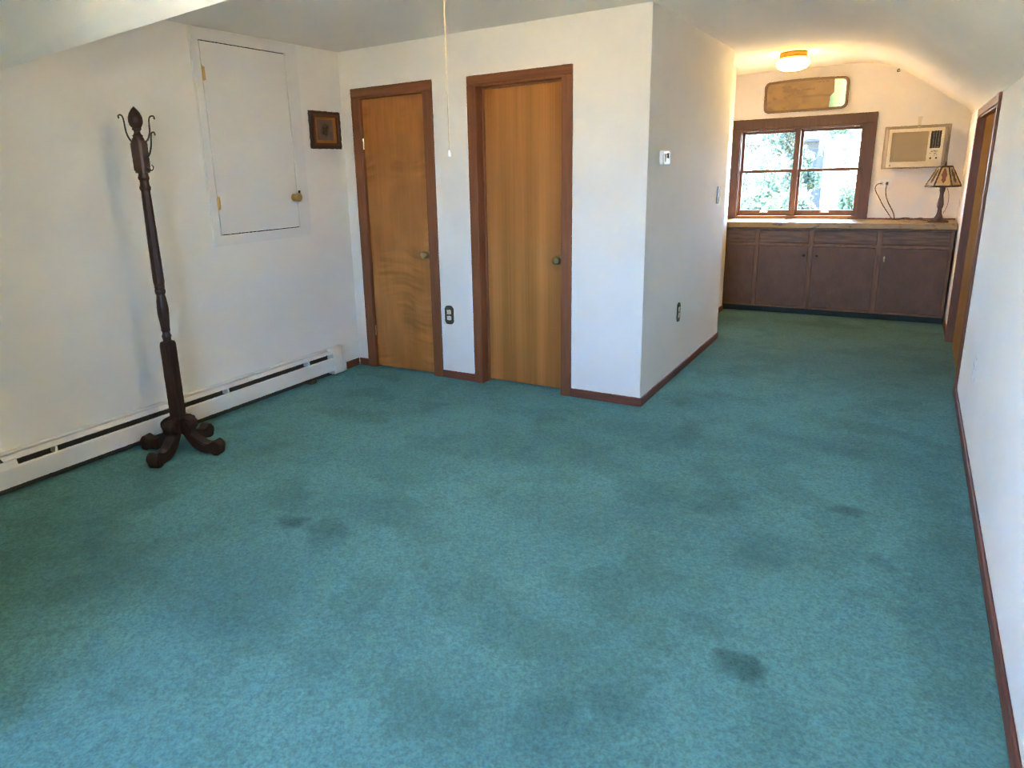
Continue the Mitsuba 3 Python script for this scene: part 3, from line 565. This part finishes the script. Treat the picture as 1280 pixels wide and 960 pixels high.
for (x, z) in ((1.428, 1.487), (1.472, 1.487)):
    put(k+'__dial', cyl((x+0.006, 3.737, z), (x+0.006, 3.727, z), 0.009, 18), 'm_ac_dark')
marks = [bx(x, x+wd, 3.7364, 3.7369, z, z+0.003) for (x, z, wd) in ((1.436, 1.548, .046), (1.430, 1.541, .020), (1.456, 1.540, .030), (1.424, 1.530, .008), (1.450, 1.529, .028), (1.420, 1.520, .006), (1.456, 1.519, .012), (1.474, 1.512, .014), (1.452, 1.508, .016))]
for m in marks: put(k+'__marking', m, 'm_ac_dark', False)
put(t+'__badge', bx(1.113, 1.123, 3.7385, 3.7398, 1.426, 1.436, 0.001), 'm_ac_dark')
put(t+'__strap', cat(bx(1.302, 1.330, YF-0.006, YF-0.0006, 1.775, 1.868), bx(1.300, 1.334, YF-0.010, YF-0.0006, 1.845, 1.870, .002), bx(1.306, 1.326, 3.84, YF-0.006, 1.7683, 1.776)), 'm_ivory', False)

# ------------------------------------------------------------------ sign mirror above the window
t = thing('sign_mirror', 'wide rounded brown framed mirror with a faded tan printed scene above the window', 'mirror')
def sign_outline(o):
    x0, x1, z0, z1, r = MX0+o, MX1-o, MZ0+o, MZ1-o, 0.055-o*0.6
    base = rrect(x0, x1, z0, z1-0.012, r)
    arch = Polygon([(x0+r, z0+0.1)]+[(x0+r+(x1-x0-2*r)*s, z1-0.012+0.012*math.sin(PI*s)) for s in np.linspace(0, 1, 24)]+[(x1-r, z0+0.1)])
    return base.union(arch).buffer(0.004).buffer(-0.004)
tilt = trimesh.transformations.rotation_matrix(math.radians(4.2), [1, 0, 0], (0, YF-0.016, MZ0))
def put_t(key, m, mat, sm=False, label=None):
    m.apply_transform(tilt); k = put(key, m, mat, sm)
    if label: labels[k] = {'label': label}
    return k
SY = YF-0.016
put_t(t+'__frame', cat(prism(sign_outline(0).difference(sign_outline(0.024)), SY-0.020, SY-0.001, 'y'), prism(sign_outline(0.005).difference(sign_outline(0.019)), SY-0.026, SY-0.019, 'y')), 'm_sign_frame')
glass = sign_outline(0.022).intersection(Polygon([(0.565, 2.4), (0.575, 2.145), (0.552, 2.125), (0.540, 2.11), (0.535, 1.9), (0.8, 1.9), (0.8, 2.4)]))
put_t(t+'__print', prism(sign_outline(0.022).difference(glass.buffer(0.0004)), SY-0.010, SY-0.002, 'y'), 'm_sign', False, 'faded tan print covering most of the mirror')
put_t(t+'__mirror_glass', prism(glass, SY-0.010, SY-0.002, 'y'), 'm_mirror', False, 'clear reflecting strip at the right end')
random.seed(3)
ink = []
for (x0, z, n, st) in ((0.095, 2.222, 5, 0.017), (0.42, 2.246, 7, 0.015), (0.235, 2.187, 11, 0.0155)):
    for i in range(n):
        if random.random() < 0.2: continue
        wd, hh = random.uniform(.006, .011), random.uniform(.008, .016)
        ink.append(bx(x0+i*st, x0+i*st+wd, SY-0.0106, SY-0.0098, z, z+hh))
for m in ink: put_t(t+'__faded_mark', m, 'm_ink', False)

# hook near the ceiling
t = thing('wall_hook', 'tiny dark metal hook near the top of the end wall', 'hook')
hp = smooth_path([(1.120, YF-0.002, 2.318), (1.114, YF-0.020, 2.316), (1.103, YF-0.030, 2.306), (1.090, YF-0.032, 2.298), (1.086, YF-0.028, 2.286), (1.098, YF-0.028, 2.282), (1.108, YF-0.026, 2.288)], 30)
put(t+'__wire', tube(hp, 0.0046), 'm_iron', 50); put(t+'__base', cyl((1.120, YF-0.0005, 2.318), (1.120, YF-0.005, 2.318), 0.010, 14), 'm_iron')

# ------------------------------------------------------------------ outlet with plugs and cords on the end wall
t = thing('wall_outlet', 'small white outlet with two plugs on the end wall between window and table lamp', 'outlet')
put(t+'__cover_plate', prism(rrect(1.030, 1.148, 1.226, 1.298, .006), YF-0.006, YF-0.0005, 'y'), 'm_white_plastic', False)
for x in (1.066, 1.110): put(t+'__receptacle', bx(x-.014, x+.014, YF-0.008, YF-0.006, 1.245, 1.279, 0.001), 'm_ivory')
def cord(label, x, pts, cat_='cord', plug_mat='m_cord'):
    t = thing('power_cord', label, cat_)
    put(t+'__plug', cat(bx(x-.010, x+.010, YF-0.032, YF-0.0082, 1.250, 1.274, 0.004)), plug_mat)
    q = smooth_path(pts, 90); q[:, 2] = np.maximum(q[:, 2], CT+0.0046)
    put(t+'__cable', tube(q, 0.0040, 7), 'm_cord', 50)
z0 = CT+0.0052
cord('brown cord hanging from the left plug straight down to the counter', 1.066, [(1.066, YF-0.034, 1.260), (1.040, YF-0.046, 1.262), (1.018, YF-0.040, 1.235), (1.045, YF-0.030, 1.15), (1.10, YF-0.032, 1.05), (1.165, YF-0.040, 0.955), (1.195, YF-0.060, z0), (1.26, YF-0.095, z0+.010), (1.31, YF-0.06, z0+.016), (1.36, YF-0.10, z0+.004), (1.41, YF-0.055, z0+.012), (1.46, YF-0.06, z0+.001)], plug_mat='m_ivory')
cord('brown cord hanging from the right plug and running to the table lamp', 1.110, [(1.110, YF-0.034, 1.258), (1.108, YF-0.050, 1.235), (1.108, YF-0.034, 1.18), (1.140, YF-0.030, 1.08), (1.19, YF-0.035, 0.985), (1.23, YF-0.15, z0+.006), (1.29, YF-0.20, z0+.014), (1.34, YF-0.15, z0+.004), (1.39, YF-0.19, z0+.012), (1.44, YF-0.20, z0+.001), (1.480, YF-0.30, z0)])

# ------------------------------------------------------------------ table lamp
t = thing('table_lamp', 'bronze table lamp with six sided amber panel shade on the counter right end', 'lamp')
lx, ly = 1.556, 3.585
put(t+'__base', lathe([(0, CT+.0003), (.078, CT+.0003), (.080, CT+.006), (.074, CT+.014), (.055, CT+.022), (.036, CT+.036), (.026, CT+.058), (0, CT+.058)], 36, (lx, ly, 0)), 'm_lamp_bronze', 40)
put(t+'__stem', lathe([(0, .975), (.026, .975), (.019, 1.00), (.0165, 1.03), (.018, 1.045), (.024, 1.055), (.0265, 1.075), (.023, 1.10), (.017, 1.14), (.0155, 1.17), (.016, 1.185), (.021, 1.195), (.023, 1.215), (.021, 1.235), (.012, 1.24), (.012, 1.30), (0, 1.30)], 32, (lx, ly, 0)), 'm_lamp_bronze', 40)
zb, zt, rb, rt = 1.240, 1.408, 0.134, 0.052
def ringp(r, z, k): a = PI/6*1+k*PI/3+math.radians(28); return np.array([lx+r*math.cos(a), ly+r*math.sin(a), z])
sh = thing  # (shade parts below)
S0 = t+'__shade'
fr = [tube([ringp(rb, zb, k), ringp(rt, zt, k)], 0.007, 6) for k in range(6)]
fr += [tube([ringp(rb, zb, k), ringp(rb, zb, k+1)], 0.009, 6) for k in range(6)]+[tube([ringp(rt, zt, k), ringp(rt, zt, k+1)], 0.009, 6) for k in range(6)]
fr += [tube([(lx, ly, zt), ringp(rt, zt, k)], 0.003, 5) for k in (0, 2, 4)]
put(S0, cat(*fr), 'm_lamp_frame', False); labels[S0] = {'label': 'dark shade frame with amber panels'}
for k in range(6):
    a, b, c, d = ringp(rb, zb, k), ringp(rb, zb, k+1), ringp(rt, zt, k+1), ringp(rt, zt, k)
    nrm = np.cross(b-a, d-a); nrm /= np.linalg.norm(nrm)
    if nrm @ (a-np.array([lx, ly, zb])) < 0: nrm = -nrm
    th = 0.0015
    vv = np.array([a, b, c, d]); put(S0+'__panel', trimesh.convex.convex_hull(np.vstack([vv+nrm*th, vv-nrm*th])), 'm_amber', False)
    e1 = (b-a)/np.linalg.norm(b-a); mid0, mid1 = (a+b)/2, (c+d)/2; up = mid1-mid0
    spn = [(0, .16), (.018, .30), (.013, .42), (.022, .58), (.014, .72), (.006, .90)]
    P = [mid0+up*s+e1*w_ for w_, s in spn]+[mid0+up*s-e1*w_ for w_, s in spn[::-1]]
    q = [(w_, s) for w_, s in spn]+[(-w_, s) for w_, s in spn[::-1]]
    L = np.linalg.norm(up); g = prism(Polygon([(w_, s*L) for w_, s in q]).buffer(0), 0.0016, 0.004, 'z')
    M = np.eye(4); M[:3, 0] = e1; M[:3, 1] = up/L; M[:3, 2] = np.cross(e1, up/L)
    if M[:3, 2] @ nrm < 0: M[:3, 0] = -e1; M[:3, 2] = -M[:3, 2]
    M[:3, 3] = mid0; g.apply_transform(M); put(S0+'__motif', g, 'm_motif' if k % 2 else 'm_motif_dark', False)
put(t+'__finial', lathe([(0, zt), (.006, zt), (.010, zt+.012), (.006, zt+.022), (.009, zt+.032), (0, zt+.044)], 16, (lx, ly, 0)), 'm_lamp_frame', 40)
p = smooth_path([(lx+.03, ly, 1.225), (lx+.052, ly+.01, 1.17), (lx+.056, ly+.01, 1.09), (lx+.030, ly+.01, 1.0)], 24)
put(t+'__pull_cord', tube(p, 0.002, 6), 'm_cord', 50)

# ------------------------------------------------------------------ outdoors
struct('ground', bx(-120, 120, -120, 140, -3.3, -3.0), 'm_grass', 'pale dry ground seen through the window')
t = thing('neighbor_house', 'pale blue grey neighbouring house behind the trees outside the window', 'house')
for i in range(26):
    z = -3.0+i*0.195
    put(t+'__siding_board', prism([(20.0, z), (19.975, z+0.005), (19.995, z+0.2), (20.02, z+0.2)], -3.5, -1.0, 'x'), 'm_siding', False)
put(t+'__wall', bx(-3.45, -1.05, 20.0, 26, -3.0, 2.12), 'm_siding', False)
put(t+'__roof', prism([(19.6, 2.10), (23.0, 2.17), (26.4, 2.10), (26.4, 2.16), (23.0, 2.27), (19.6, 2.18)], -3.7, -0.8, 'x'), 'm_siding', False)
put(t+'__corner_board', bx(-1.06, -0.96, 19.95, 20.1, -3.0, 2.1), 'm_white_plastic', False)
def tree(x, y, h, r, mat, label, n, seed, gh=-3.0, leaf=0.07):
    t = thing('tree', label, 'tree'); g = np.random.default_rng(seed)
    put(t+'__trunk', tube(smooth_path([(x, y, gh), (x+.1, y, gh+h*.3), (x-.05, y+.05, gh+h*.75)], 10), np.linspace(.14, .05, 10), 8), 'm_bark', 50)
    cl = [(g.normal(0, .42, 3)*[r, r, h*.30]+[x, y, gh+h*.58], g.uniform(.45, .75)*r) for _ in range(30)]
    idx = g.integers(0, 30, n); d = g.normal(0, 1, (n, 3)); d /= np.linalg.norm(d, axis=1, keepdims=True); d *= g.uniform(.55, 1, (n, 1))
    c = np.array([cl[i][0] for i in idx])+d*np.array([cl[i][1] for i in idx])[:, None]
    u = g.normal(0, 1, (n, 3)); u /= np.linalg.norm(u, axis=1, keepdims=True); w_ = np.cross(u, g.normal(0, 1, (n, 3))); w_ /= np.linalg.norm(w_, axis=1, keepdims=True)
    s = leaf*g.uniform(.6, 1.3, (n, 1)); V = np.stack([c-u*s, c+w_*s*.5, c+u*s, c-w_*s*.5], 1).reshape(-1, 3); b = np.arange(n)*4
    F = np.vstack([np.stack([b, b+1, b+2], 1), np.stack([b, b+2, b+3], 1)])
    k = put(t+'__foliage', trimesh.Trimesh(V, F, process=False), mat, False); labels[k] = {'kind': 'stuff'}
tree(-6.0, 30.0, 10.2, 1.4, 'm_leaf', 'tall green tree rising behind the left end of the neighbouring house', 14000, 1)
tree(-2.4, 36.0, 10.8, 1.5, 'm_leaf', 'tall green tree rising behind the right end of the neighbouring house', 14000, 8)
tree(-1.75, 18.2, 7.4, 0.6, 'm_leaf_dark', 'slim dark tree before the neighbouring house wall', 9000, 2)
tree(-1.85, 14.4, 5.35, 0.95, 'm_leaf', 'low leafy tree in front of the neighbouring house', 14000, 3)
tree(-0.66, 11.5, 5.2, 0.42, 'm_leaf_dark', 'dark low tree seen through the right lower pane', 9000, 4)
tree(0.35, 17.0, 5.3, 0.7, 'm_leaf', 'bushy green tree at the right edge of the window view', 9000, 5)
tree(-2.0, -20.0, 6.2, 1.9, 'm_needle', 'dark green tree on the ground behind the camera, mirrored in the sign mirror', 9000, 20)
tree(5.0, -26.0, 4.6, 2.2, 'm_leaf_dark', 'green tree on the ground behind the camera, far to the side', 5000, 21)
